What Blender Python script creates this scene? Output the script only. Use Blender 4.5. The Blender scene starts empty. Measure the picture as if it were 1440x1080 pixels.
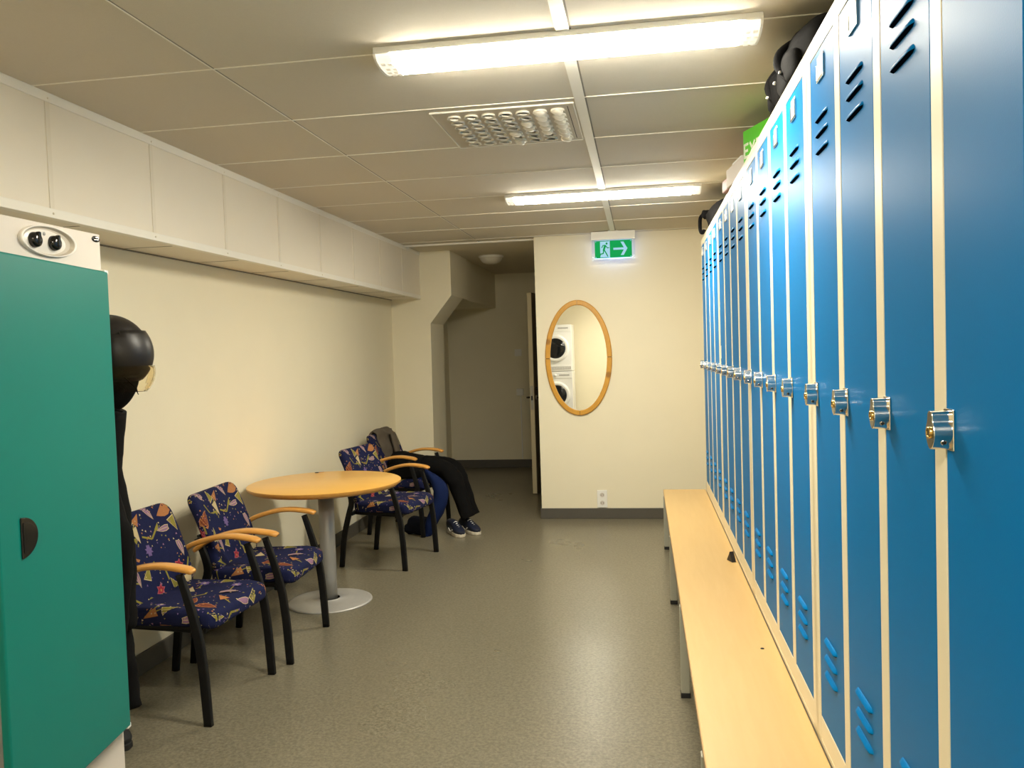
import bpy, bmesh, math, random
from mathutils import Vector, Matrix
from mathutils.bvhtree import BVHTree
PI = math.pi
scene = bpy.context.scene
COL = scene.collection
R = math.radians

# ------------------------------------------------------------------ materials
def new_mat(name):
    m = bpy.data.materials.new(name); m.use_nodes = True
    nt = m.node_tree
    return m, nt, nt.nodes['Principled BSDF']

def ramp_mix(nt, fac, c1, c2):
    mx = nt.nodes.new('ShaderNodeMix'); mx.data_type = 'RGBA'
    mx.inputs[6].default_value = (*c1, 1); mx.inputs[7].default_value = (*c2, 1)
    nt.links.new(fac, mx.inputs[0])
    return mx.outputs[2]

def mat(name, col, rough=.5, metal=0, spec=.5, var=.06, scale=6, bump=0, bscale=200, stretch=(1, 1, 1), coat=0, detail=3):
    m, nt, b = new_mat(name)
    b.inputs['Roughness'].default_value = rough
    b.inputs['Metallic'].default_value = metal
    b.inputs['Specular IOR Level'].default_value = spec
    b.inputs['Coat Weight'].default_value = coat
    tc = nt.nodes.new('ShaderNodeTexCoord')
    mp = nt.nodes.new('ShaderNodeMapping'); mp.inputs['Scale'].default_value = stretch
    nt.links.new(tc.outputs['Object'], mp.inputs[0])
    nz = nt.nodes.new('ShaderNodeTexNoise'); nz.inputs['Scale'].default_value = scale; nz.inputs['Detail'].default_value = detail
    nt.links.new(mp.outputs[0], nz.inputs['Vector'])
    lo = tuple(max(0, c * (1 - var)) for c in col); hi = tuple(c * (1 + var) for c in col)
    nt.links.new(ramp_mix(nt, nz.outputs['Fac'], lo, hi), b.inputs['Base Color'])
    if bump:
        n2 = nt.nodes.new('ShaderNodeTexNoise'); n2.inputs['Scale'].default_value = bscale; n2.inputs['Detail'].default_value = 2
        nt.links.new(tc.outputs['Object'], n2.inputs['Vector'])
        bp = nt.nodes.new('ShaderNodeBump'); bp.inputs['Strength'].default_value = bump; bp.inputs['Distance'].default_value = .002
        nt.links.new(n2.outputs['Fac'], bp.inputs['Height']); nt.links.new(bp.outputs[0], b.inputs['Normal'])
    return m

def emit_mat(name, col, strength, base=(.8, .8, .8)):
    m, nt, b = new_mat(name)
    b.inputs['Base Color'].default_value = (*base, 1)
    b.inputs['Emission Color'].default_value = (*col, 1)
    b.inputs['Emission Strength'].default_value = strength
    b.inputs['Roughness'].default_value = .5; b.inputs['Specular IOR Level'].default_value = .05
    return m

def wood_mat(name, c1, c2, scale, stretch, rough=.4, dist=1.5, knots=0, coat=0):
    m, nt, b = new_mat(name)
    b.inputs['Roughness'].default_value = rough; b.inputs['Coat Weight'].default_value = coat
    tc = nt.nodes.new('ShaderNodeTexCoord'); mp = nt.nodes.new('ShaderNodeMapping'); mp.inputs['Scale'].default_value = stretch
    nt.links.new(tc.outputs['Object'], mp.inputs[0])
    nz = nt.nodes.new('ShaderNodeTexNoise'); nz.inputs['Scale'].default_value = scale; nz.inputs['Detail'].default_value = 6; nz.inputs['Distortion'].default_value = dist
    nt.links.new(mp.outputs[0], nz.inputs['Vector'])
    out = ramp_mix(nt, nz.outputs['Fac'], c1, c2)
    if knots:
        v = nt.nodes.new('ShaderNodeTexVoronoi'); v.inputs['Scale'].default_value = knots
        nt.links.new(tc.outputs['Object'], v.inputs['Vector'])
        rp = nt.nodes.new('ShaderNodeValToRGB'); rp.color_ramp.elements[0].position = .1; rp.color_ramp.elements[1].position = .2
        rp.color_ramp.elements[0].color = (.7, .7, .7, 1); rp.color_ramp.elements[1].color = (0, 0, 0, 1)
        nt.links.new(v.outputs['Distance'], rp.inputs[0])
        mx = nt.nodes.new('ShaderNodeMix'); mx.data_type = 'RGBA'
        nt.links.new(rp.outputs[0], mx.inputs[0]); nt.links.new(out, mx.inputs[6]); mx.inputs[7].default_value = (.22, .08, .012, 1)
        out = mx.outputs[2]
    nt.links.new(out, b.inputs['Base Color'])
    return m

M = {}
M['wall'] = mat('cream_painted_wall', (.86, .79, .59), .55, var=.03, scale=3, bump=.25, bscale=260)
M['ceiling'] = mat('ceiling_tile', (.69, .63, .52), .9, spec=.15, var=.03, scale=120, bump=.3, bscale=500)
M['hall_ceiling'] = mat('hall_ceiling_paint', (.72, .65, .51), .8, spec=.2, var=.03)
M['tbar'] = mat('white_ceiling_strip', (.90, .86, .76), .45, var=.02)
M['tgap'] = mat('ceiling_shadow_gap', (.25, .22, .17), .8, var=.02)
M['soffit'] = mat('white_soffit_panel', (.86, .79, .655), .5, var=.02, bump=.12, bscale=300)
M['strip'] = mat('soffit_cover_strip', (.81, .74, .60), .45, var=.02)
M['baseboard'] = mat('dark_grey_vinyl_baseboard', (.088, .080, .064), .5, var=.05)
M['blue'] = mat('blue_locker_paint', (.0005, .152, .41), .43, spec=.04, var=.03, scale=4, bump=.05, bscale=350)
M['cream_metal'] = mat('cream_locker_frame', (.78, .70, .50), .42, spec=.3, var=.02)
M['chrome'] = mat('chrome', (.72, .69, .63), .16, metal=1, var=.03)
M['brass'] = mat('brass_lock_core', (.62, .42, .14), .22, metal=1, var=.03)
M['dark_metal'] = mat('dark_keyhole', (.02, .018, .015), .4, var=.1)
M['steel'] = mat('brushed_steel', (.46, .45, .42), .42, metal=.35, var=.06, scale=20, stretch=(1, 1, .1))
M['slot'] = mat('dark_louvre_slot', (.002, .004, .008), .9, spec=0, var=.1)
M['card'] = mat('white_card', (.85, .84, .8), .3, var=.03)
M['black_frame'] = mat('black_powder_coat', (.006, .006, .0065), .5, spec=.25, var=.1)
M['black_plastic'] = mat('black_gloss_plastic', (.008, .008, .008), .12, var=.1)
M['black_matte'] = mat('black_matte_plastic', (.013, .011, .010), .42, spec=.35, var=.15)
M['rubber'] = mat('black_rubber', (.012, .012, .012), .7, var=.15)
M['teal'] = mat('teal_cabinet_paint', (.002, .172, .14), .38, spec=.28, var=.04, scale=3, bump=.08, bscale=420)
M['cab_grey'] = mat('light_grey_cabinet_enamel', (.66, .60, .53), .4, var=.02)
M['cab_white'] = mat('pale_knob_recess', (.78, .74, .68), .3, var=.02)
M['cab_shade'] = mat('beige_recess_rim_shade', (.50, .44, .35), .35, var=.03)  # beige rim tone with the recess shading painted into the colour
M['black_cloth'] = mat('black_cloth', (.005, .0048, .0048), .9, spec=.1, var=.35, scale=25, bump=.4, bscale=300)
M['black_nylon'] = mat('black_nylon', (.004, .0038, .0038), .85, spec=.1, var=.3, scale=30, bump=.3, bscale=200)
M['grey_cloth'] = mat('grey_brown_cloth', (.105, .085, .062), .9, spec=.15, var=.2, scale=20, bump=.4, bscale=300)
M['blue_cloth'] = mat('dark_blue_cloth', (.004, .013, .066), .85, spec=.2, var=.15, scale=20, bump=.4, bscale=300)
M['navy_cloth'] = mat('navy_cloth', (.004, .0055, .014), .85, spec=.2, var=.25, scale=25, bump=.3, bscale=300)
M['shoe'] = mat('navy_shoe_leather', (.012, .016, .035), .4, var=.3, scale=40)
M['sole'] = mat('pale_shoe_sole', (.62, .55, .42), .6, var=.08)
M['white_plastic'] = mat('white_plastic', (.88, .86, .80), .35, var=.02)
M['appliance'] = mat('white_appliance_enamel', (.82, .82, .80), .3, var=.01)
M['appliance_grey'] = mat('grey_appliance_trim', (.42, .41, .39), .4, var=.03)
M['dark_glass'] = mat('dark_porthole_glass', (.008, .009, .011), .06, var=.05)
M['green_box'] = mat('bright_green_carton', (.09, .56, .015), .45, var=.03)
M['white_ink'] = mat('pale_lettering', (.80, .86, .70), .5, var=.02)
M['carton'] = mat('pale_carton', (.62, .56, .50), .7, var=.06)
M['pink_carton'] = mat('pinkish_print', (.48, .25, .25), .6, var=.06)
M['lens'] = mat('door_leaf_paint', (.66, .58, .40), .45, var=.02)
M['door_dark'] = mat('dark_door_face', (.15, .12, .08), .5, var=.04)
M['vent'] = mat('vent_plate_paint', (.60, .53, .42), .5, var=.02)
M['vent_white'] = mat('white_nozzle_plastic', (.82, .76, .64), .4, var=.02)
M['vent_dark'] = mat('vent_dark_opening', (.035, .03, .022), .8, var=.1)
M['arm_wood'] = wood_mat('honey_beech_arm', (.56, .245, .045), (.80, .40, .09), 5, (1.5, 12, 12), .28, 1.0, coat=.3)
M['table_wood'] = wood_mat('beech_table_top', (.74, .40, .075), (.82, .47, .105), 3, (1, 9, 9), .32, 1.2, coat=.2)
M['table_edge'] = wood_mat('beech_table_edge', (.55, .26, .05), (.66, .33, .075), 4, (8, 8, 1), .35, .8)
M['bench_wood'] = wood_mat('pale_beech_bench', (.53, .335, .12), (.60, .40, .16), 2.5, (14, 1.2, 4), .38, .8)
M['bench_edge'] = wood_mat('bench_edge_band', (.48, .29, .12), (.56, .35, .15), 3, (1, 6, 6), .4, .5)
M['pine'] = wood_mat('golden_pine_frame', (.56, .26, .025), (.74, .38, .05), 7, (4, 4, 2), .32, 2.0, knots=6, coat=.2)
M['pine_dark'] = mat('dark_pine_joint', (.10, .04, .008), .6, var=.05)
M['bench_metal'] = mat('pale_grey_bench_leg', (.40, .39, .31), .4, var=.03)
M['fabric'] = mat('navy_upholstery', (.010, .013, .052), .9, spec=.15, var=.2, scale=60, bump=.3, bscale=700)
for nm, c in dict(olive=(.24, .205, .04), rust=(.17, .047, .025), orange=(.38, .16, .06), lilac=(.26, .14, .22), pink=(.38, .10, .12), red=(.28, .025, .04), violet=(.15, .10, .24), sand=(.50, .40, .22)).items():
    M['f_' + nm] = mat('upholstery_' + nm, c, .9, spec=.15, var=.15, scale=80)
m, nt, b = new_mat('mirror_glass'); b.inputs['Base Color'].default_value = (.93, .94, .92, 1); b.inputs['Metallic'].default_value = 1; b.inputs['Roughness'].default_value = .01
M['mirror'] = m
m, nt, b = new_mat('clear_visor'); b.inputs['Base Color'].default_value = (.95, .88, .70, 1); b.inputs['Transmission Weight'].default_value = 1; b.inputs['Roughness'].default_value = .03; b.inputs['IOR'].default_value = 1.1
M['visor'] = m
m, nt, b = new_mat('clear_acrylic'); b.inputs['Base Color'].default_value = (.9, .95, 1, 1); b.inputs['Transmission Weight'].default_value = 1; b.inputs['Roughness'].default_value = .05; b.inputs['IOR'].default_value = 1.1
M['acrylic'] = m
EXPO = 2.78
EX = 2 ** -EXPO
LAMP = 14.0
M['tube_light'] = emit_mat('glowing_light_cover', (1, .93, .775), LAMP)
M['tube_end'] = emit_mat('dim_light_cover_end', (1, .88, .68), .9 * EX)
M['tube_end_dark'] = emit_mat('reflector_block', (1, .82, .52), .42 * EX)
M['exit_green'] = emit_mat('lit_exit_green', (.004, .40, .09), .85 * EX, (.0, .03, .008))
M['exit_white'] = emit_mat('lit_exit_pale', (.45, .72, 1.0), .62 * EX, (.16, .28, .36))
M['exit_glow'] = emit_mat('lit_exit_rim', (.35, .50, 1.0), 2.6 * EX, (.3, .4, .6))
M['lamp_glass'] = mat('opal_lamp_glass', (.72, .68, .58), .3, var=.02)

# floor: speckled grey vinyl
m, nt, b = new_mat('speckled_grey_vinyl_floor')
tc = nt.nodes.new('ShaderNodeTexCoord')
n1 = nt.nodes.new('ShaderNodeTexNoise'); n1.inputs['Scale'].default_value = 75; n1.inputs['Detail'].default_value = 4; n1.inputs['Roughness'].default_value = .7
n2 = nt.nodes.new('ShaderNodeTexVoronoi'); n2.inputs['Scale'].default_value = 105
n3 = nt.nodes.new('ShaderNodeTexNoise'); n3.inputs['Scale'].default_value = 1.3; n3.inputs['Detail'].default_value = 3
mpf = nt.nodes.new('ShaderNodeMapping'); mpf.inputs['Location'].default_value = (.137, .271, .3713); nt.links.new(tc.outputs['Object'], mpf.inputs[0])
for n in (n1, n2, n3): nt.links.new(mpf.outputs[0], n.inputs['Vector'])
rp = nt.nodes.new('ShaderNodeValToRGB'); e = rp.color_ramp.elements
e[0].position = .36; e[0].color = (.122, .108, .072, 1); e[1].position = .66; e[1].color = (.218, .195, .136, 1)
nt.links.new(n1.outputs['Fac'], rp.inputs[0])
rp2 = nt.nodes.new('ShaderNodeValToRGB'); rp2.color_ramp.elements[0].position = .09; rp2.color_ramp.elements[1].position = .2
rp2.color_ramp.elements[0].color = (1, 1, 1, 1); rp2.color_ramp.elements[1].color = (0, 0, 0, 1)
nt.links.new(n2.outputs['Distance'], rp2.inputs[0])
mul = nt.nodes.new('ShaderNodeMath'); mul.operation = 'MULTIPLY'; mul.inputs[1].default_value = .6
nt.links.new(rp2.outputs[0], mul.inputs[0])
mx = nt.nodes.new('ShaderNodeMix'); mx.data_type = 'RGBA'
nt.links.new(mul.outputs[0], mx.inputs[0]); nt.links.new(rp.outputs[0], mx.inputs[6]); mx.inputs[7].default_value = (.31, .285, .22, 1)
nt.links.new(mx.outputs[2], b.inputs['Base Color'])
mr = nt.nodes.new('ShaderNodeMapRange'); mr.inputs['To Min'].default_value = .24; mr.inputs['To Max'].default_value = .34
nt.links.new(n3.outputs['Fac'], mr.inputs['Value']); nt.links.new(mr.outputs[0], b.inputs['Roughness'])
b.inputs['Specular IOR Level'].default_value = .38
bp = nt.nodes.new('ShaderNodeBump'); bp.inputs['Strength'].default_value = .12; bp.inputs['Distance'].default_value = .002
nt.links.new(n1.outputs['Fac'], bp.inputs['Height']); nt.links.new(bp.outputs[0], b.inputs['Normal'])
M['floor'] = m

# ------------------------------------------------------------------ mesh building
class MB:
    """collects shapes (each with a material name) into one mesh"""
    def __init__(s): s.bm = bmesh.new(); s.mats = []
    def mi(s, k):
        if k not in s.mats: s.mats.append(k)
        return s.mats.index(k)
    def merge(s, bm, k, smooth=False, mtx=None):
        if mtx is not None: bm.transform(mtx)
        me = bpy.data.meshes.new('t'); i = s.mi(k)
        for f in bm.faces: f.material_index = i; f.smooth = smooth
        bm.to_mesh(me); bm.free(); s.bm.from_mesh(me); bpy.data.meshes.remove(me)
    def box(s, a, b, k, bev=0, mtx=None, seg=2, smooth=False):
        bm = bmesh.new(); bmesh.ops.create_cube(bm, size=1)
        a = Vector(a); b = Vector(b); lo = Vector(map(min, a, b)); hi = Vector(map(max, a, b)); d = hi - lo; c = (hi + lo) / 2
        for v in bm.verts: v.co = Vector((v.co.x * d.x, v.co.y * d.y, v.co.z * d.z)) + c
        if bev: bmesh.ops.bevel(bm, geom=bm.edges[:], offset=min(bev, min(d) * .49), segments=seg, profile=.5, affect='EDGES')
        s.merge(bm, k, smooth, mtx); return s
    def cyl(s, p0, p1, r0, k, r1=None, n=24, smooth=True, caps=True):
        p0 = Vector(p0); p1 = Vector(p1); r1 = r0 if r1 is None else r1
        s.loft([(p0, r0, r0), (p1, r1, r1)], k, n, caps); return s
    def loft(s, secs, k, n=20, caps=True, up=None, smooth=True, fold=0, seed=0, power=2.0):
        """secs: list of (point, rx, ry); cross-section perpendicular to the path, superellipse"""
        bm = bmesh.new(); P = [Vector(q[0]) for q in secs]; rings = []; rnd = random.Random(seed)
        ph = [rnd.uniform(0, 6.28) for _ in range(4)]
        prev = None
        for i, q in enumerate(secs):
            t = (P[min(i + 1, len(P) - 1)] - P[max(i - 1, 0)]).normalized()
            if up is not None: a = Vector(up)
            elif prev is not None: a = prev
            else: a = Vector((1, 0, 0)) if abs(t.x) < .8 else Vector((0, 1, 0))
            u = (a - t * a.dot(t)); u = u.normalized() if u.length > 1e-6 else t.orthogonal().normalized()
            prev = u; w = t.cross(u); ring = []
            for j in range(n):
                th = 2 * PI * j / n; c, sn = math.cos(th), math.sin(th); e = 2 / power
                cc = math.copysign(abs(c) ** e, c); ss = math.copysign(abs(sn) ** e, sn)
                g = 1 + fold * (math.sin(3 * th + ph[0] + i * .9) + .6 * math.sin(5 * th - i * .7 + ph[1]) + .7 * math.sin(i * 1.7 + ph[2] + 2 * th))
                ring.append(bm.verts.new(P[i] + u * (q[1] * cc * g) + w * (q[2] * ss * g)))
            rings.append(ring)
        for A, B in zip(rings, rings[1:]):
            for j in range(n): bm.faces.new((A[j], A[(j + 1) % n], B[(j + 1) % n], B[j]))
        if caps: bm.faces.new(rings[0][::-1]); bm.faces.new(rings[-1])
        bmesh.ops.recalc_face_normals(bm, faces=bm.faces[:])
        s.merge(bm, k, smooth); return s
    def prism(s, pts, frame, depth, k, bev=0, smooth=False):
        """pts 2-D outline in frame (origin, ux, uy), extruded by depth along ux x uy"""
        o, ux, uy = map(Vector, frame); n = ux.cross(uy)
        bm = bmesh.new(); A = [bm.verts.new(o + ux * x + uy * y) for x, y in pts]; B = [bm.verts.new(o + ux * x + uy * y + n * depth) for x, y in pts]
        bm.faces.new(A[::-1]); bm.faces.new(B); L = len(A)
        for i in range(L): bm.faces.new((A[i], A[(i + 1) % L], B[(i + 1) % L], B[i]))
        bmesh.ops.recalc_face_normals(bm, faces=bm.faces[:])
        if bev: bmesh.ops.bevel(bm, geom=bm.edges[:], offset=bev, segments=2, affect='EDGES', profile=.5)
        s.merge(bm, k, smooth); return s
    def lathe(s, prof, k, n=48, mtx=None, smooth=True, sx=1, sy=1):
        bm = bmesh.new(); rings = []
        for r, z in prof:
            rings.append([bm.verts.new((r * sx * math.cos(2 * PI * j / n), r * sy * math.sin(2 * PI * j / n), z)) for j in range(n)] if r > 1e-6 else [bm.verts.new((0, 0, z))])
        for A, B in zip(rings, rings[1:]):
            for j in range(n):
                a = [A[j % len(A)], A[(j + 1) % len(A)], B[(j + 1) % len(B)], B[j % len(B)]]
                q = list(dict.fromkeys(a))
                if len(q) > 2: bm.faces.new(q)
        bmesh.ops.recalc_face_normals(bm, faces=bm.faces[:])
        s.merge(bm, k, smooth, mtx); return s
    def stroke(s, pts, w, frame, depth, k):
        """thick polyline plate"""
        for (x0, y0), (x1, y1) in zip(pts, pts[1:]):
            d = Vector((x1 - x0, y1 - y0)); L = d.length; d /= L; nn = Vector((-d.y, d.x)) * w / 2; e = d * w * .3
            a = Vector((x0, y0)) - e; c = Vector((x1, y1)) + e
            s.prism([(a - nn)[:], (c - nn)[:], (c + nn)[:], (a + nn)[:]], frame, depth, k)
        return s
    def build(s, name, parent=None, flip=False):
        me = bpy.data.meshes.new(name); s.bm.to_mesh(me); s.bm.free()
        for k in s.mats: me.materials.append(M[k])
        o = bpy.data.objects.new(name, me); COL.objects.link(o)
        if parent is not None: o.parent = parent
        return o

def tag(o, label=None, cat=None, group=None, kind=None):
    if label: o['label'] = label
    if cat: o['category'] = cat
    if group: o['group'] = group
    if kind: o['kind'] = kind
    return o
def thing(name, label, cat, loc=(0, 0, 0), rz=0, group=None):
    o = bpy.data.objects.new(name, None); COL.objects.link(o); o.location = loc; o.rotation_euler = (0, 0, rz)
    return tag(o, label, cat, group)
def struct(mb, name, label=None, cat=None):
    o = mb.build(name); tag(o, label, cat, None, 'structure'); return o
def copy_tree(o, parent=None):
    c = o.copy(); COL.objects.link(c)
    if parent is not None: c.parent = parent
    for ch in list(o.children): copy_tree(ch, c)
    return c
def spline(pts, n):
    """Catmull-Rom through rows of numbers"""
    out = []; N = len(pts)
    for i in range(N - 1):
        p = [pts[max(i - 1, 0)], pts[i], pts[i + 1], pts[min(i + 2, N - 1)]]
        for k in range(n):
            t = k / n
            out.append([.5 * (2 * b + (c - a) * t + (2 * a - 5 * b + 4 * c - d) * t * t + (3 * b - a - 3 * c + d) * t ** 3) for a, b, c, d in zip(*p)])
    out.append(list(pts[-1])); return out
def tube(mb, rows, k, n=16, sub=5, fold=0, seed=0, up=None, power=2.0):
    """rows of (x,y,z,rx,ry) smoothed and lofted"""
    mb.loft([((r[0], r[1], r[2]), max(r[3], .001), max(r[4], .001)) for r in spline(rows, sub)], k, n, True, up, True, fold, seed, power)
    return mb

# ------------------------------------------------------------------ dimensions (metres)
XL, YE, ZB, ZT = .4347, 6.0417, .411, 2.1915        # locker fronts, far end, underside, top
ZC = 2.421                                           # ceiling
XW = -2.349                                          # left wall
XR = .96
YF, YS = 7.051, 7.645                                # mirror wall, pier front
XC = -.886                                           # corner of the mirror wall
YH = 10.2                                            # hall back wall
YB = -1.72                                           # wall behind the camera
XS, ZS = -2.06, 1.981                                # boxed duct

# ------------------------------------------------------------------ the room
struct(MB().box((XW - .2, YB - .1, -.12), (XR + 1.3, YH + .1, 0), 'floor'), 'floor', 'speckled grey vinyl floor with soft sheen', 'floor')
c = MB().box((XW - .2, YB - .1, ZC), (XR + .2, 7.16, ZC + .1), 'ceiling')
ys = [2.605 + .6265 * i for i in range(-6, 8)]
for y in ys:
    if YB < y < 7.1:
        c.box((XS, y - .0025, ZC - .003), (XR, y + .0025, ZC + .01), 'tbar')
        c.box((-1.37, y + .0025, ZC - .0012), (XR, y + .005, ZC + .01), 'tgap')
c.box((-1.386, YB, ZC - .0025), (-1.381, 7.15, ZC + .01), 'tbar'); c.box((-1.381, YB, ZC - .0012), (-1.3775, 7.15, ZC + .01), 'tgap')
c.box((-.232, YB, ZC - .006), (-.192, 7.05, ZC + .01), 'tbar'); c.box((-.192, YB, ZC - .0015), (-.186, 7.05, ZC + .01), 'tgap')
struct(c, 'ceiling', 'suspended ceiling of pale rectangular tiles', 'ceiling')
struct(MB().box((XW - .2, 7.16, ZC), (XR + .2, YH + .1, ZC + .1), 'hall_ceiling'), 'trim_1', 'plain painted ceiling of the passage', 'ceiling')
struct(MB().box((XS - .02, 7.145, ZC - .014), (XC, 7.185, ZC + .002), 'tbar', .003), 'trim_2', 'white metal strip where the tiled ceiling ends', 'trim')
struct(MB().box((XW - .15, YB, 0), (XW, YS, ZC), 'wall'), 'wall_left', 'cream wall behind the chairs and round table', 'wall')
struct(MB().box((XW - .2, YB - .12, 0), (XR + .15, YB, ZC), 'wall'), 'wall_back', 'cream wall behind the washing machines', 'wall')
struct(MB().box((XR, YB, 0), (XR + .15, YF, ZC), 'wall'), 'wall_right', 'cream wall behind the blue lockers', 'wall')
struct(MB().box((XC, YF, 0), (XR + .15, YF + .13, ZC), 'wall'), 'wall_far', 'cream wall carrying the oval mirror', 'wall')
# passage
w = MB().box((XC, YF + .13, 0), (XC + .1, 8.22, ZC), 'wall').box((XC, 9.16, 0), (XC + .1, YH, ZC), 'wall').box((XC, 8.22, 2.06), (XC + .1, 9.16, ZC), 'wall')
w.box((XC + 1.3, YF + .13, 0), (XC + 1.4, YH, ZC), 'wall')
struct(w, 'wall_passage_right', 'cream passage wall with a doorway behind the mirror wall', 'wall')
struct(MB().box((-2.56, YH, 0), (XR + .2, YH + .12, ZC), 'wall'), 'wall_passage_end', 'shaded cream end wall of the passage', 'wall')
struct(MB().box((-2.56, YS + .5, 0), (-2.41, YH, ZC), 'wall'), 'wall_passage_left', 'cream left wall of the passage', 'wall')
p = MB()
fr = ((-2.56, 8.16, 0), (1, 0, 0), (0, 0, 1))       # normal = ux x uy = -y, so the extrusion runs towards the camera
p.prism([(0, 0), (.575, 0), (.590, 1.742), (.800, 2.0), (.800, ZC), (0, ZC)], fr, 8.16 - YS, 'wall')
p.box((-2.56, 8.16, 2.0), (-1.765, 8.44, ZC), 'wall')
struct(p, 'wall_pier', 'cream pier with a slanted bracket beside the passage', 'wall')
struct(MB().box((-2.43, 8.44, 2.0), (-1.785, YH, ZC), 'wall'), 'trim_3', 'cream boxed beam along the passage ceiling', 'beam')
# boxed duct on the left
s = MB().box((XW, YB, ZS), (XS, YS, ZC), 'soffit')
seams = [2.679 + .6275 * i for i in range(-6, 8)]
for y in seams:
    s.box((XS, y - .011, ZS), (XS + .003, y + .011, ZC - .03), 'strip')
    s.box((XW, y + .2, ZS - .0015), (XS - .03, y + .203, ZS + .001), 'tgap')
s.box((XS, YB, ZC - .035), (XS + .006, YS, ZC), 'tbar', .002)
s.box((XS - .03, YB, ZS - .004), (XS + .005, YS, ZS + .03), 'tbar', .002)
for y in seams:
    for z in (ZC - .022, ZS + .012): s.cyl((XS + .004, y, z), (XS + .008, y, z), .004, 'strip', n=8)
s.box((XW, YB, ZS - .006), (XW + .008, YS, ZS), 'tgap')
struct(s, 'trim_4', 'white boxed duct of square panels along the top of the left wall', 'duct')
# baseboards
def base(name, a, b, label): struct(MB().box(a, b, 'baseboard', .003), name, label, 'baseboard')
base('baseboard_left', (XW, YB, 0), (XW + .012, YS - .012, .1), 'dark baseboard along the left wall')
base('baseboard_far', (XC - .012, YF - .012, 0), (XR, YF, .09), 'dark baseboard under the oval mirror')
base('baseboard_pier', (XW, YS - .012, 0), (-1.973, YS, .1), 'dark baseboard on the front of the pier')
base('baseboard_passage_left', (-2.41, 8.16, 0), (-2.398, YH, .1), 'dark baseboard on the left of the passage')
base('baseboard_passage_end', (-2.398, YH - .012, 0), (XC, YH, .1), 'dark baseboard across the end of the passage')
base('baseboard_passage_corner', (XC - .012, YF, 0), (XC, 8.2, .09), 'dark baseboard round the corner of the mirror wall')
# ajar door of the passage
ang = -math.atan2(.14, .93)
d = MB(); Lw = .93
mt = Matrix.Translation((-.935, 9.14, 0)) @ Matrix.Rotation(ang, 4, 'Z')
d.box((-.048, -Lw, .012), (-.004, 0, 2.035), 'lens', .003, mt)
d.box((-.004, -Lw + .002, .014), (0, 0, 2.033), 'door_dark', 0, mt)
door = d.build('door_1'); tag(door, 'pale door leaf ajar in the passage behind the mirror wall', 'door', None, 'structure')
h = MB()
h.box((-.040, -Lw - .003, .86), (-.012, -Lw, 1.10), 'steel', .001, mt)
h.box((-.034, -Lw - .0045, .955), (-.018, -Lw - .002, 1.0), 'dark_metal', 0, mt)
def bent(px, side):
    x0 = px; return [(x0, -Lw + .06, .98, .009, .009), (x0 + side * .03, -Lw + .06, .98, .009, .009), (x0 + side * .05, -Lw + .07, .98, .009, .009), (x0 + side * .052, -Lw + .17, .98, .008, .008)]
for px, sd in ((-.048, -1), (0, 1)):
    rows = []
    for r in bent(px, sd):
        v = mt @ Vector(r[:3]); rows.append((*v, r[3], r[4]))
    tube(h, rows, 'black_plastic', 10)
    v0 = mt @ Vector((px, -Lw + .06, .98)); v1 = mt @ Vector((px + sd * .008, -Lw + .06, .98)); h.cyl(v0, v1, .024, 'steel', n=16)
    v0 = mt @ Vector((px, -Lw + .06, 1.07)); v1 = mt @ Vector((px + sd * .014, -Lw + .06, 1.07)); h.cyl(v0, v1, .018, 'dark_metal', n=16)
h.build('door_handle', door)
f = MB()
for y0, y1 in ((8.2, 8.24), (9.14, 9.18)): f.box((XC - .015, y0, 0), (XC + .11, y1, 2.09), 'lens', .003)
f.box((XC - .015, 8.2, 2.05), (XC + .11, 9.18, 2.09), 'lens', .003)
struct(f, 'trim_5', 'pale frame round the passage doorway', 'door frame')

# ------------------------------------------------------------------ ceiling lights
def tube_lamp(y0, label):
    t = thing('ceiling_light', label, 'light', (-.2175, y0 + .09, ZC), 0, 'strip lights on the ceiling')
    L, W = 1.19, .18
    MB().box((-L / 2, -W / 2 - .004, -.020), (L / 2, W / 2 + .004, 0), 'white_plastic', .003).build('housing', t)
    def dome(x0, x1, sc, k, name):
        n = 14; pts = [(-W / 2 * sc, -.018)] + [(-W / 2 * sc * math.cos(PI * i / n), -.018 - .030 * sc * math.sin(PI * i / n) ** .8) for i in range(n + 1)][1:-1] + [(W / 2 * sc, -.018)]
        b = MB(); b.prism(pts, ((x0, 0, 0), (0, 1, 0), (0, 0, 1)), x1 - x0, k, smooth=False); return b
    dome(-L / 2 + .055, L / 2 - .055, .97, 'tube_light', 'diffuser').build('diffuser', t)
    for sx in (-1, 1):
        a = sx * (L / 2 - .055); bq = sx * (L / 2 - .006)
        q = dome(min(a, bq), max(a, bq), .965, 'tube_end', 'e')
        for k in range(4):
            for j in range(2):
                yy = -.06 + .034 * k + .01; xx = min(a, bq) + .008 + .022 * j + (.006 if k % 2 else 0)
                zz = -.018 - .030 * .965 * math.sqrt(max(0, 1 - (yy / (W / 2)) ** 2)) ** .8
                q.box((xx, yy - .009, zz - .0012), (xx + .014, yy + .009, zz + .006), 'tube_end_dark', .001)
        q.build('cover_end', t)
        a = sx * L / 2; dome(min(a, a - sx * .007), max(a, a - sx * .007), 1.02, 'white_plastic', 'c').build('end_cap', t)
    return t
tube_lamp(2.55, 'nearer lit strip light crossing the ceiling, beside the square vent')
tube_lamp(5.09, 'farther lit strip light crossing the ceiling in front of the exit sign')
tube_lamp(-.35, 'unseen strip light added overhead to brighten the washing machine end')  # added out of view, set back to brighten the wall the mirror reflects

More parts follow.
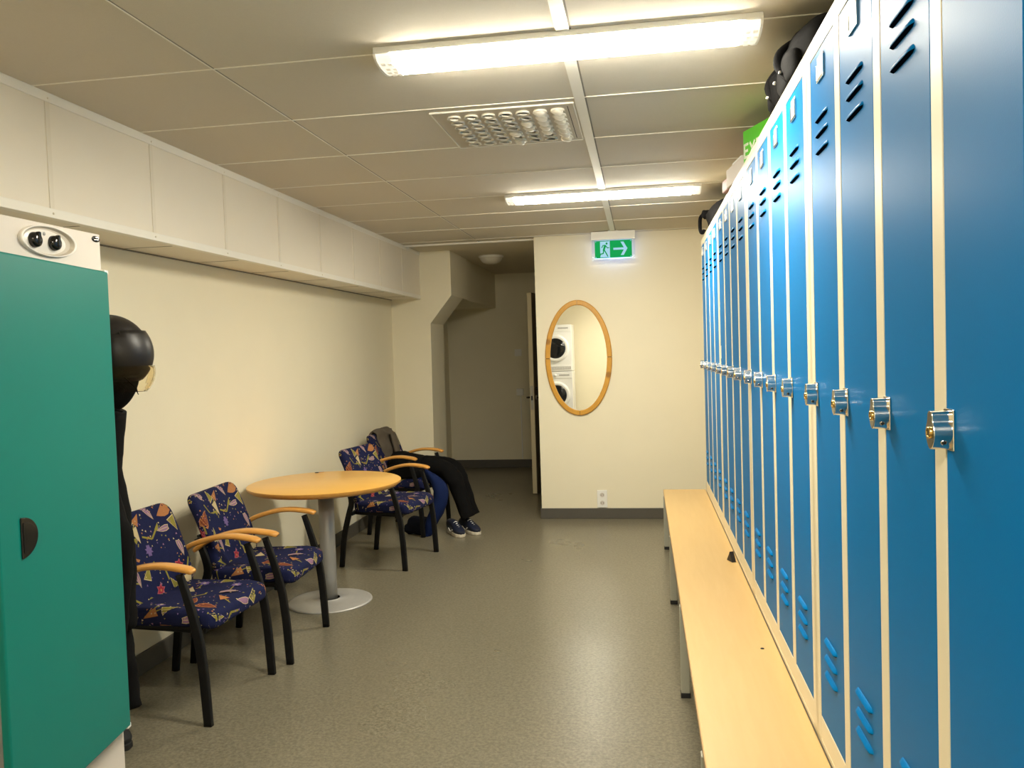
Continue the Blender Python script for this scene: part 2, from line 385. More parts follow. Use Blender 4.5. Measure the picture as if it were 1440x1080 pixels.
# square ceiling vent with nozzles
t = thing('ceiling_vent', 'square ceiling vent plate with rows of tilted white nozzles', 'vent', (-.53, 3.575, ZC))
MB().box((-.285, -.285, -.004), (.285, .285, -.0005), 'vent', .001).box((-.29, -.292, -.006), (.29, -.284, 0), 'tbar').box((-.29, .284, -.006), (.29, .292, 0), 'tbar').box((-.292, -.29, -.005), (-.286, .29, 0), 'tbar').box((.286, -.29, -.005), (.292, .29, 0), 'tbar').box((.262, -.25, -.0045), (.265, .25, -.003), 'vent_dark').build('plate', t)
rnd = random.Random(4)
noz = []
for kind in range(3):                                   # 0 thin rim with a slot, 1 half tilted, 2 hooded
    b = MB()
    b.lathe([(.0265, -.003), (.030, -.012), (.027, -.013), (.0235, -.004)], 'vent_white', 20)
    b.lathe([(0, -.0046), (.0245, -.0046)], 'vent_dark', 20)
    tilt = (R(62), R(32), R(12))[kind]
    mtx = Matrix.Translation((0, 0, -.012)) @ Matrix.Rotation(R(25), 4, 'Z') @ Matrix.Rotation(tilt, 4, 'X') @ Matrix.Scale(.9 if kind else .5, 4, (0, 1, 0))
    b.lathe([(0, .0015), (.017, .0015), (.0185, 0), (.017, -.0015), (0, -.0015)], 'vent_white', 20, mtx)
    if kind == 2: b.lathe([(.0255, -.004), (.024, -.018), (.012, -.023), (0, -.024)], 'vent_white', 20, Matrix.Rotation(R(-14), 4, 'X') @ Matrix.Rotation(R(14), 4, 'Y'))
    noz.append(b.build('nozzle', t))
for i in range(7):
    for j in range(7):
        kd = 0 if i < 2 else (2 if i == 6 or (i == 5 and j < 5) or (i == 4 and j in (2, 3)) else (1 if i > 3 or (i + j) % 2 else 0))
        if i == 3 and j > 3: kd = 2 if rnd.random() < .5 else 1
        used = noz[kd].get('used')
        o = noz[kd] if not used else noz[kd].copy()
        if used: COL.objects.link(o); o.parent = t
        noz[kd]['used'] = 1
        o.location = (-.205 + .071 * i, -.215 + .072 * j, 0); o.rotation_euler = (0, 0, rnd.uniform(-.25, .25))
for o in list(t.children):
    if 'used' in o: del o['used']

# hall dome lamp
t = thing('dome_lamp', 'small unlit white dome lamp on the passage ceiling', 'lamp', (-1.475, 8.25, ZC))
MB().lathe([(.125, 0), (.127, -.012), (.118, -.02)], 'white_plastic', 40).build('lamp_base', t)
MB().lathe([(.116, -.016), (.112, -.035), (.09, -.062), (.05, -.078), (0, -.083)], 'lamp_glass', 40).build('lamp_shade', t)

# exit sign
t = thing('exit_sign', 'lit green exit sign with running figure and arrow hanging from ceiling', 'sign', (-.2095, 6.93, ZC))
MB().box((-.18, -.03, -.075), (.18, .03, -.004), 'white_plastic', .004).box((-.04, -.035, -.006), (.045, .035, 0), 'white_plastic', .002).build('bracket', t)
MB().box((-.178, -.006, -.245), (.178, .006, -.07), 'acrylic', .002).build('cover', t)
pn = MB().box((-.152, -.011, -.222), (.152, -.007, -.08), 'exit_green')
pn.box((-.152, .0065, -.222), (.152, .009, -.08), 'exit_glow').box((-.15, -.009, -.2265), (.15, .008, -.2235), 'exit_glow')
pn.build('panel', t)
F = ((-.152, -.011, -.222), (1, 0, 0), (0, 0, 1))
pc = MB()
pc.prism([(.044, .006), (.12, .006), (.12, .136), (.044, .136)], F, .0012, 'exit_white')
pc.prism([(.118, .0), (.124, .0), (.124, .142), (.118, .142)], F, .0013, 'exit_white')
F2 = ((-.152, -.0123, -.222), (1, 0, 0), (0, 0, 1))
pc.prism([(.098 + .0085 * math.cos(a * PI / 8), .118 + .0085 * math.sin(a * PI / 8)) for a in range(16)], F2, .0012, 'exit_green')
pc.stroke([(.085, .102), (.074, .064)], .017, F2, .0012, 'exit_green')
pc.stroke([(.086, .104), (.068, .104), (.058, .086)], .007, F2, .0012, 'exit_green')
pc.stroke([(.089, .102), (.104, .082), (.117, .084)], .007, F2, .0012, 'exit_green')
pc.stroke([(.077, .066), (.09, .044), (.105, .014)], .009, F2, .0012, 'exit_green')
pc.stroke([(.073, .064), (.068, .037), (.044, .033), (.042, .018)], .009, F2, .0012, 'exit_green')
pc.stroke([(.158, .072), (.245, .072)], .017, F, .0012, 'exit_white')
pc.prism([(.212, .128), (.236, .128), (.268, .072), (.236, .018), (.212, .018), (.243, .072)], F, .0012, 'exit_white')
for x in (.004, .292):
    for y in (.004, .132): pc.box((-.152 + x, -.0125, -.222 + y), (-.152 + x + .008, -.011, -.222 + y + .006), 'exit_white')
pc.build('pictogram', t)

# ------------------------------------------------------------------ oval mirror and fittings on the far walls
t = thing('oval_mirror', 'tall oval mirror in golden pine frame on the far wall', 'mirror', (-.532, YF, 1.379))
ax, az, fw = .284, .491, .043
n = 80
gl = MB(); gl.prism([((ax - fw + .004) * math.cos(2 * PI * i / n), (az - fw + .004) * math.sin(2 * PI * i / n)) for i in range(n)], ((0, -.007, 0), (1, 0, 0), (0, 0, 1)), .003, 'mirror'); gl.build('glass', t)
MB().prism([((ax - .004) * math.cos(2 * PI * i / n), (az - .004) * math.sin(2 * PI * i / n)) for i in range(n)], ((0, -.0005, 0), (1, 0, 0), (0, 0, 1)), .005, 'pine_dark').build('backing', t)
for q in range(4):
    bm = bmesh.new(); a0, a1 = q * PI / 2 + .006, (q + 1) * PI / 2 - .006; rings = []
    for i in range(25):
        a = a0 + (a1 - a0) * i / 24
        def P(dr, y): return (((ax - fw) + dr) * math.cos(a), y, ((az - fw) + dr) * math.sin(a))
        rings.append([bm.verts.new(P(*v)) for v in ((0, -.001), (0, -.017), (.006, -.022), (fw - .008, -.022), (fw, -.014), (fw, -.001))])
    for A, B in zip(rings, rings[1:]):
        for j in range(6): bm.faces.new((A[j], A[(j + 1) % 6], B[(j + 1) % 6], B[j]))
    bm.faces.new(rings[0]); bm.faces.new(rings[-1]); bmesh.ops.recalc_face_normals(bm, faces=bm.faces[:])
    b = MB(); b.merge(bm, 'pine'); b.build('frame_segment', t)

t = thing('wall_socket', 'white double power socket low on the wall under the oval mirror', 'socket', (-.364, YF, .17))
MB().box((-.043, -.012, -.075), (.043, 0, .075), 'white_plastic', .004).build('plate', t)
for z in (.034, -.034):
    o = MB().lathe([(.0235, 0), (.0235, .002), (.0205, .002), (.0195, .0006)], 'white_plastic', 24, Matrix.Translation((0, -.0122, z)) @ Matrix.Rotation(R(90), 4, 'X')).lathe([(.0198, .0006), (0, .0006)], 'cab_grey', 24, Matrix.Translation((0, -.0122, z)) @ Matrix.Rotation(R(90), 4, 'X'))
    for x in (-.009, .009): o.cyl((x, -.0135, z), (x, -.0125, z), .0035, 'vent_dark', n=8)
    o.build('outlet', t)
t = thing('wall_switch', 'pale switch plate high on the end wall of the passage', 'switch', (-1.52, YH, 1.435), 0)
MB().box((-.043, -.01, -.043), (.043, 0, .043), 'white_plastic', .003).build('plate', t); MB().box((-.028, -.014, -.03), (.028, -.009, .03), 'white_plastic', .002).build('rocker', t)
t = thing('wall_switch', 'pale switch box with cable below it on the end wall of the passage', 'switch', (-1.51, YH, .945), 0)
MB().box((-.043, -.035, -.043), (.043, 0, .043), 'white_plastic', .004).build('plate', t); MB().box((-.028, -.04, -.03), (.028, -.034, .03), 'white_plastic', .002).build('rocker', t); MB().box((.0, -.012, -.84), (.012, 0, -.043), 'white_plastic', .002).build('cable_cover', t)

# ------------------------------------------------------------------ lockers: units of four doors
UW, SIDE, POST = 1.2655, .0465, .045
DW = (UW - 2 * SIDE - 3 * POST) / 4
DZ0, DZ1 = .483 - ZB, 2.149 - ZB
HT = ZT - ZB
def tmp_mesh(bm):
    me = bpy.data.meshes.new('t'); bm.to_mesh(me); return me
def slat(b, u, z, L=.128):
    """pressed louvre hood on the door front (front faces local -x, u runs along local y)"""
    bm = bmesh.new(); rings = []
    N = 10
    for i in range(N + 1):
        f = i / N; e = max(0.0, 1 - abs(2 * f - 1) ** 7) ** .6
        y = u - L / 2 + L * f; d = .0115 * e; hh = .0092 * (.35 + .65 * e)
        rings.append([bm.verts.new((x, y, z + q)) for x, q in ((.0005, hh), (-.45 * d, hh * .7), (-.95 * d, -hh * .1), (-d, -hh * .35), (-.93 * d, -hh * .5), (.0005, -hh))])
    for A, B in zip(rings, rings[1:]):
        for j in range(6): bm.faces.new((A[j], A[(j + 1) % 6], B[(j + 1) % 6], B[j]))
    bm.faces.new(rings[0]); bm.faces.new(rings[-1]); bmesh.ops.recalc_face_normals(bm, faces=bm.faces[:])
    dark = bmesh.new(); dark.from_mesh(tmp_mesh(bm)); 
    def under(f): return f.normal.z < -.55 and f.calc_center_median().x < -.002
    bmesh.ops.delete(dark, geom=[f for f in dark.faces if not under(f)], context='FACES')
    bmesh.ops.delete(bm, geom=[f for f in bm.faces if under(f)], context='FACES')
    b.merge(bm, 'blue', True); b.merge(dark, 'slot')
def make_unit(label):
    # local frame: origin at the far lower front edge; +y towards the camera is negative world y, handled by building along -y
    t = thing('locker_unit', label, 'locker', (0, 0, 0), 0, 'blue locker units along the right wall')
    c = MB(); D = .50; th = .012
    Y = lambda u: -u
    c.box((0, Y(0), 0), (D, Y(th), HT), 'cream_metal').box((0, Y(UW - th), 0), (D, Y(UW), HT), 'cream_metal')
    c.box((0, Y(.0012), 0), (.02, Y(SIDE), HT), 'cream_metal', .0015).box((0, Y(UW - SIDE), 0), (.02, Y(UW - .0012), HT), 'cream_metal', .0015)
    c.box((0.0, Y(0), HT - .012), (D, Y(UW), HT), 'cream_metal').box((0, Y(0), 0), (D, Y(UW), .012), 'cream_metal').box((D - .01, Y(0), 0), (D, Y(UW), HT), 'cream_metal')
    c.box((0.0005, Y(.002), DZ1), (.02, Y(UW - .002), HT), 'cream_metal', .001).box((0.0005, Y(.002), 0), (.02, Y(UW - .002), DZ0), 'cream_metal', .001)
    for i in range(1, 4):
        u = SIDE + i * DW + (i - 1) * POST
        c.box((0, Y(u), DZ0 - .01), (.02, Y(u + POST), DZ1 + .01), 'cream_metal', .001).box((.02, Y(u + .015), 0), (D, Y(u + .03), HT), 'cream_metal')
    c.build('carcass', t)
    u = SIDE
    b = MB(); b.box((-.003, -.0025, DZ0 + .002), (.018, -(DW - .0025), DZ1 - .002), 'blue', .0025)
    for z in (1.987, 1.951, 1.911): slat(b, -DW / 2, z - ZB - .003)
    for z in (.710, .668, .627): slat(b, -DW / 2, z - ZB)
    d = b.build('door', t)
    # turning lock with hasp
    lk = MB(); zc = 1.318 - ZB; yc = -.018
    half = spline([(-.028, .002), (-.025, .0075), (-.019, .013), (-.010, .0172), (-.002, .0178), (.006, .0150), (.012, .0112), (.018, .0100), (.023, .0092), (.0262, .006), (.0275, .001)], 3)
    ol = [(w_, z_) for z_, w_ in half] + [(-w_, z_) for z_, w_ in half[::-1]]
    lk.prism(ol, ((-.003, yc, zc), (0, 1, 0), (0, 0, 1)), -.028, 'chrome', .0012)
    lk.box((-.006, yc - .0185, zc - .030), (-.003, yc + .0185, zc + .030), 'chrome', .0015)
    lk.lathe([(.0085, 0), (.0085, .003), (.006, .003), (.005, .0005)], 'brass', 16, Matrix.Translation((-.031, yc, zc - .004)) @ Matrix.Rotation(R(-90), 4, 'Y'))
    lk.cyl((-.0305, yc, zc - .004), (-.0325, yc, zc - .004), .005, 'dark_metal', n=12)
    lk.cyl((-.017, yc - .0125, zc - .0165), (-.017, yc - .0150, zc - .0172), .0042, 'chrome', n=12)
    lk.cyl((-.017, yc - .0145, zc - .0170), (-.017, yc - .0154, zc - .0173), .003, 'dark_metal', n=12)
    lock = lk.build('lock', d)
    ch = MB(); z0 = 2.068 - ZB; z1 = 2.122 - ZB; y0 = -DW / 2 + .035; y1 = -DW / 2 - .035
    ch.box((-.0045, y0, z0), (-.003, y1, z1), 'chrome').box((-.008, y0, z0), (-.003, y0 - .006, z1 - .012), 'chrome', .001).box((-.008, y1 + .006, z0), (-.003, y1, z1 - .004), 'chrome', .001).box((-.008, y0, z0), (-.003, y1, z0 + .007), 'chrome', .001)
    card = MB().box((-.0062, y0 - .005, z0 + .004), (-.0048, y1 + .005, z1 + .004), 'card')
    hold = ch.build('card_holder', d); card.build('name_card', d)
    d.location = (.0035, -SIDE, 0)
    for i in range(1, 4):
        e = copy_tree(d, t); e.location = (.0035, -(SIDE + i * (DW + POST)), 0)
    return t
labs = ['farthest four-door blue locker unit, at the end of the bench', 'third four-door blue locker unit from the front, under the white carton', 'second four-door blue locker unit from the front, under the green carton', 'nearest four-door blue locker unit, at the right edge of the photo']
proto = make_unit(labs[0])
proto.location = (XL, YE, ZB)
for i in range(1, 4):
    o = copy_tree(proto); o['label'] = labs[i]; o.location = (XL, YE - i * UW, ZB)
units = [o for o in COL.objects if o.name.startswith('locker_unit')]
st = MB().box((-.0012, -.045, .965), (.0005, -.060, 1.035), 'card', .0003)
so = st.build('sticker', [o for o in units if 'third' in o['label']][0]); so.location = (0, -.02, 0); tag(so, 'small white paper sticker')

# ------------------------------------------------------------------ bench under the lockers
t = thing('bench', 'long pale beech bench with grey legs along the lockers', 'bench', (0, 0, 0))
BX0, BX1, BY0, BY1 = .130, XL - .003, YE - 4 * UW, 6.10
b = MB(); b.box((BX0 + .0015, BY0, .385), (BX1, BY1, ZB - .002), 'bench_wood', .002); b.box((BX0, BY0, .3855), (BX0 + .0015, BY1, ZB - .003), 'bench_edge'); b.box((BX0, BY1, .3855), (BX1, BY1 + .0015, ZB - .003), 'bench_edge')
b.build('seat_board', t)
r = MB()
r.box((BX0 + .02, BY0, .345), (BX0 + .045, BY1 - .03, .385), 'bench_metal', .002).box((XL + .002, BY0, .35), (XL + .03, BY1 - .06, ZB), 'bench_metal', .002).box((XL + .46, BY0, .35), (XL + .49, BY1 - .06, ZB), 'bench_metal', .002)
for y in (5.975, 4.70, 3.435, 2.17, 1.02):
    r.box((BX0 + .03, y - .015, .345), (XL + .47, y + .015, .384), 'bench_metal', .002)
r.build('frame', t)
for y in (5.975, 4.70, 3.435, 2.17, 1.02):
    l = MB().box((BX0 - .004, y - .018, .02), (BX0 + .032, y + .018, .384), 'bench_metal', .003).build('leg', t)
    MB().box((BX0 - .006, y - .020, 0), (BX0 + .034, y + .020, .022), 'rubber', .003).build('foot_cap', l)
    l = MB().box((XL + .43, y - .018, .02), (XL + .466, y + .018, .384), 'bench_metal', .003).build('leg', t)
    MB().box((XL + .428, y - .020, 0), (XL + .468, y + .020, .022), 'rubber', .003).build('foot_cap', l)

w = MB(); w.prism([(-.03, 0), (.028, 0), (.012, .030), (.002, .048), (-.006, .034)], ((.412, 4.06, ZB - .002), Vector((.35, -.94, 0)).normalized(), (0, 0, 1)), .022, 'black_matte', .002)
tag(w.build('plastic_clip'), 'small black plastic clip lying on the bench against the lockers', 'clip')
k = MB(); k.lathe([(0, .004), (.004, .003), (.0055, .001), (.005, 0), (0, 0)], 'rubber', 8, Matrix.Translation((.381, 2.88, ZB - .002)), sx=1.3)
tag(k.build('crumb'), 'tiny dark crumb on the near part of the bench', 'crumb')

# ------------------------------------------------------------------ things on top of the lockers
def lump(mb, c, r, k, fold=.06, seed=0, n=26, m=14, power=3.0, smooth=True):
    bm = bmesh.new(); bmesh.ops.create_uvsphere(bm, u_segments=n, v_segments=m, radius=1); rn = random.Random(seed); ph = [rn.uniform(0, 6) for _ in range(6)]
    for v in bm.verts:
        p = v.co.copy(); e = 2 / power
        q = Vector([math.copysign(abs(a) ** e, a) for a in p])
        g = 1 + fold * (math.sin(5 * p.x + ph[0]) * math.sin(4 * p.y + ph[1]) + .7 * math.sin(7 * p.z + 3 * p.y + ph[2]) + .5 * math.sin(11 * p.y + ph[3] + 5 * p.x))
        v.co = Vector(c) + Vector((q.x * r[0], q.y * r[1], q.z * r[2])) * g
    mb.merge(bm, k, smooth)
t = thing('backpack', 'black backpack lying on the lockers beside the green carton', 'backpack', (.565, 2.66, ZT))
b = MB(); lump(b, (0, 0, .098), (.115, .25, .098), 'black_nylon', .05, 3); b.build('body', t)
b = MB(); lump(b, (-.075, .20, .075), (.055, .075, .072), 'black_nylon', .05, 5); lump(b, (-.105, -.05, .06), (.03, .12, .055), 'black_nylon', .04, 8); b.build('pocket', t)
b = MB(); tube(b, [(-.11, .16, .03, .012, .004), (-.135, .18, .09, .012, .004), (-.10, .20, .15, .012, .004), (-.04, .17, .185, .012, .004)], 'black_cloth', 8); b.build('strap', t); b = MB(); tube(b, [(-.12, -.12, .02, .012, .004), (-.142, -.06, .08, .012, .004), (-.125, -.02, .14, .012, .004), (-.06, 0, .185, .012, .004)], 'black_cloth', 8); b.build('strap', t)
b = MB()
for y in (.15, .0, -.1): b.box((-.146, y, .05), (-.138, y + .012, .058), 'appliance_grey', .002)
b.build('buckle', t)
t = thing('cloth_bundle', 'small grey and black cloth bundle on the lockers above the nearer doors', 'bundle', (.55, 2.25, ZT))
b = MB(); lump(b, (0, 0, .03), (.09, .10, .032), 'carton', .08, 2); b.build('grey_cloth', t)
b = MB(); lump(b, (.01, -.02, .064), (.07, .07, .022), 'black_nylon', .08, 6); b.build('black_cloth', t)

ang = math.atan2(.215, .078)   # direction of the carton's long side, seen from above
t = thing('green_carton', 'bright green carton with pale letters on top of the lockers', 'carton')
ux = Vector((.078, -.215, 0)).normalized(); o0 = Vector((.452, 3.69, ZT))
b = MB(); b.prism([(0, 0), (.34, 0), (.34, .165), (0, .165)], (o0, ux, (0, 0, 1)), -.18, 'green_box', .002); b.build('box', t)
L = MB(); n_ = ux.cross(Vector((0, 0, 1))); F = (o0 + n_ * .0002, ux, (0, 0, 1)); s_ = .011; y0 = .052; hh = .052
for x0, strokes in ((.012, [[(0, 0), (0, 1)], [(0, 1), (.6, 1)], [(0, .5), (.52, .5)], [(0, 0), (.6, 0)]]), (.062, [[(0, 0), (.75, 1)], [(0, 1), (.75, 0)]]), (.118, [[(0, 1), (.8, 1)], [(.4, 0), (.4, 1)]])):
    for st_ in strokes: L.stroke([(x0 + a * hh, y0 + q * hh) for a, q in st_], s_, F, .001, 'white_ink')
L.build('lettering', t)
t = thing('pale_carton', 'flat pale carton with pinkish print on top of the lockers', 'carton', (.56, 4.0, ZT), .12)
MB().box((-.13, -.24, 0), (.14, .10, .085), 'carton', .004).build('box', t); MB().box((-.12, .09, .001), (.13, .24, .06), 'pink_carton', .006).build('sleeve', t)
MB().box((-.12, -.15, .086), (.12, .02, .1), 'card', .002).build('lid', t)
tag(MB().box((.47, 4.45, ZT), (.62, 4.62, ZT + .03), 'carton', .004).build('paper_packet'), 'thin pale packet on the lockers beyond the flat carton', 'packet')
t = thing('black_bag', 'slouched black bag with a hanging strap on the farthest lockers', 'bag', (.57, 5.35, ZT))
b = MB(); lump(b, (0, 0, .07), (.13, .27, .072), 'black_nylon', .07, 11); lump(b, (.03, -.22, .085), (.09, .2, .085), 'black_nylon', .07, 14); b.build('body', t)
b = MB(); tube(b, [(-.10, .18, .13, .014, .004), (-.16, .25, .11, .014, .004), (-.168, .28, .04, .014, .004), (-.162, .24, -.01, .012, .004), (-.150, .16, .004, .012, .004)], 'black_cloth', 8); lump(b, (-.13, .24, .115), (.03, .035, .026), 'black_cloth', .1, 4); b.build('strap', t)

# ------------------------------------------------------------------ chairs
def rounded_box(L, W, T, rc, re, dip=0):
    """cushion lying flat: x 0..L, y -W/2..W/2, z 0..T"""
    bm = bmesh.new(); bmesh.ops.create_cube(bm, size=1)
    for v in bm.verts: v.co = Vector(((v.co.x + .5) * L, v.co.y * W, (v.co.z + .5) * T))
    ve = [e for e in bm.edges if abs(e.verts[0].co.z - e.verts[1].co.z) > T * .5]
    bmesh.ops.bevel(bm, geom=ve, offset=rc, segments=6, affect='EDGES', profile=.5)
    he = [e for e in bm.edges if abs(e.verts[0].co.z - e.verts[1].co.z) < 1e-5 and len(e.link_faces) == 2 and abs(e.link_faces[0].normal.z - e.link_faces[1].normal.z) > .5]
    bmesh.ops.bevel(bm, geom=he, offset=re, segments=5, affect='EDGES', profile=.5)
    bmesh.ops.triangulate(bm, faces=bm.faces[:])
    for _ in range(3): bmesh.ops.subdivide_edges(bm, edges=[e for e in bm.edges if e.calc_length() > .05], cuts=1)
    bmesh.ops.triangulate(bm, faces=bm.faces[:])
    return bm
def star(cx, cy, r, n, ph):
    return [(cx + (r if i % 2 == 0 else r * .58) * math.cos(ph + PI * i / n), cy + (r if i % 2 == 0 else r * .58) * math.sin(ph + PI * i / n)) for i in range(2 * n)]
def leaf(cx, cy, L, w, a):
    pts = [(-.46, .30), (-.2, .46), (.08, .40), (.32, .2), (.52, -.02), (.25, -.22), (0, -.36), (-.25, -.44), (-.5, -.34), (-.44, 0)]
    return [(cx + L * x * math.cos(a) - w * y * math.sin(a), cy + L * x * math.sin(a) + w * y * math.cos(a)) for x, y in pts]
def tri(cx, cy, L, w, a):
    pts = [(.5, 0), (-.5, .5), (-.42, -.5)]
    return [(cx + L * x * math.cos(a) - w * y * math.sin(a), cy + L * x * math.sin(a) + w * y * math.cos(a)) for x, y in pts]
def quad(p, q, w):
    d = Vector(q) - Vector(p); nn = Vector((-d.y, d.x)).normalized() * w / 2; p = Vector(p); q = Vector(q)
    return [(p - nn)[:], (q - nn)[:], (q + nn)[:], (p + nn)[:]]
def motifs(L, W, seed):
    rn = random.Random(seed); out = []
    nx, ny = int(L / .086), int(W / .086)
    kinds = ['leaf_r', 'tri', 'stem', 'lil', 'tri', 'otri', 'flower', 'tri', 'leaf_r', 'stem', 'redf', 'tri', 'lil']
    k = rn.randrange(13)
    for i in range(nx + 1):
        for j in range(ny + 1):
            cx = (i + .5 + rn.uniform(-.22, .22)) * L / nx; cy = -W / 2 + (j + .5 * (i % 2) + rn.uniform(-.2, .2)) * W / ny
            kd = kinds[k % 13]; k += rn.choice((1, 1, 5, 7)); a = rn.uniform(0, 6.28)
            if kd == 'leaf_r':
                out += [(leaf(cx, cy, .092, .062, a), 'orange'), (leaf(cx, cy, .080, .050, a), 'rust')]
                for q in range(5): out.append((star(cx + rn.uniform(-.02, .02), cy + rn.uniform(-.014, .014), .0035, 3, 0), 'orange'))
                out.append((quad((cx - .04 * math.cos(a), cy - .04 * math.sin(a)), (cx - .075 * math.cos(a + .3), cy - .075 * math.sin(a + .3)), .008), 'olive'))
            elif kd == 'tri': out += [(tri(cx, cy, .075, .052, a), 'sand'), (tri(cx, cy, .066, .044, a), 'olive')]
            elif kd == 'tri2':
                out += [(tri(cx, cy, .07, .04, a), 'olive'), (tri(cx + .012, cy + .02, .05, .035, a + 2), 'olive')]
            elif kd == 'otri': out += [(tri(cx, cy, .065, .044, a), 'orange'), (star(cx - .01 * math.cos(a), cy - .01 * math.sin(a), .004, 4, 0), 'sand'), (quad((cx - .03 * math.cos(a), cy - .03 * math.sin(a)), (cx - .075 * math.cos(a), cy - .075 * math.sin(a)), .006), 'olive')]
            elif kd == 'stem':
                p = [(cx - .06 * math.cos(a), cy - .06 * math.sin(a)), (cx + .012 * math.sin(a), cy - .012 * math.cos(a)), (cx + .065 * math.cos(a + .7), cy + .065 * math.sin(a + .7))]
                out += [(quad(p[0], p[1], .009), 'olive'), (quad(p[1], p[2], .009), 'olive'), (tri(p[2][0], p[2][1], .04, .03, a + 1.2), 'olive')]
            elif kd == 'lil':
                out += [(leaf(cx, cy, .08, .034, a), 'sand'), (leaf(cx, cy, .073, .028, a), 'lilac'), (quad((cx - .03 * math.cos(a), cy - .03 * math.sin(a)), (cx + .03 * math.cos(a), cy + .03 * math.sin(a)), .003), 'sand')]
            elif kd == 'flower': out += [(star(cx, cy, .027, 8, a), 'violet'), (star(cx, cy, .009, 5, a), 'sand'), (quad((cx, cy - .024), (cx + .01, cy - .07), .006), 'olive')]
            else: out += [(star(cx, cy, .032, 6, a), 'pink'), (star(cx, cy, .026, 6, a), 'red'), (star(cx, cy, .008, 5, a), 'orange')]
    for _ in range(int(L * W * 900)):
        cx = rn.uniform(0, L); cy = rn.uniform(-W / 2, W / 2)
        out.insert(0, (star(cx, cy, rn.uniform(.0034, .0062), 3, rn.uniform(0, 3)), rn.choice(('sand', 'lilac', 'orange', 'violet', 'sand', 'olive'))))
    return out
def cushion(name, L, W, T, rc, re, seed, parent, mtx, deform, wrapL):
    bm = rounded_box(L, W, T, rc, re); bvh = BVHTree.FromBMesh(bm)
    mb = MB(); mb.merge(bm, 'fabric', True)
    core = (re, L - re, W / 2 - re, T - re - .004)
    q90 = re * PI / 2
    s0, s1 = -wrapL * .5, L + wrapL
    layer = 0
    tot_W = W + 2 * (q90 - re) + 2 * wrapL
    by = {}
    for poly, kc in motifs(L + wrapL + .02, tot_W, seed):
        layer += 1
        sub = bmesh.new(); vs = [sub.verts.new((x - .01, y, 0)) for x, y in poly]
        try: f = sub.faces.new(vs)
        except Exception: sub.free(); continue
        bmesh.ops.triangulate(sub, faces=[f])
        for _ in range(2):
            es = [e for e in sub.edges if e.calc_length() > .018]
            if es: bmesh.ops.subdivide_edges(sub, edges=es, cuts=1); bmesh.ops.triangulate(sub, faces=sub.faces[:])
        bad = []; off = .0005 + .00012 * (layer % 7)
        for v in sub.verts:
            s_, t_ = v.co.x, v.co.y
            cs = min(max(s_, core[0]), core[1]); ct = min(max(t_, -core[2]), core[2])
            a = max(-1.0, min((s_ - cs) / q90, 1.25)) * PI / 2; b_ = max(-1.15, min((t_ - ct) / q90, 1.15)) * PI / 2
            nrm = Vector((math.sin(a), math.sin(b_) * math.cos(a), math.cos(a) * math.cos(b_)))
            if a > PI / 2: nrm = Vector((math.sin(a), 0, math.cos(a)))
            C = Vector((cs, ct, core[3])); zz = 0
            over = max(0, abs(s_ - cs) - q90) if s_ > cs else 0
            ovt = max(0, abs(t_ - ct) - q90)
            C.z -= min(max(over, ovt), T - re - .012)
            if over > 0: nrm = Vector((1, 0, 0))
            elif ovt > 0: nrm = Vector((0, math.copysign(1, t_), 0))
            hit = bvh.ray_cast(C + nrm * .2, -nrm)
            if hit[0] is None: bad.append(v)
            else: v.co = hit[0] + hit[1] * off
        if bad: bmesh.ops.delete(sub, geom=bad, context='VERTS')
        for fc in sub.faces:
            pass
        if sub.faces:
            tmp = by.setdefault(kc, bmesh.new()); me = bpy.data.meshes.new('t'); sub.to_mesh(me); tmp.from_mesh(me); bpy.data.meshes.remove(me)
        sub.free()
    for kc, tmp in by.items(): mb.merge(tmp, 'f_' + kc, True)
    for v in mb.bm.verts: v.co = deform(v.co)
    mb.bm.transform(mtx)
    return mb.build(name, parent)
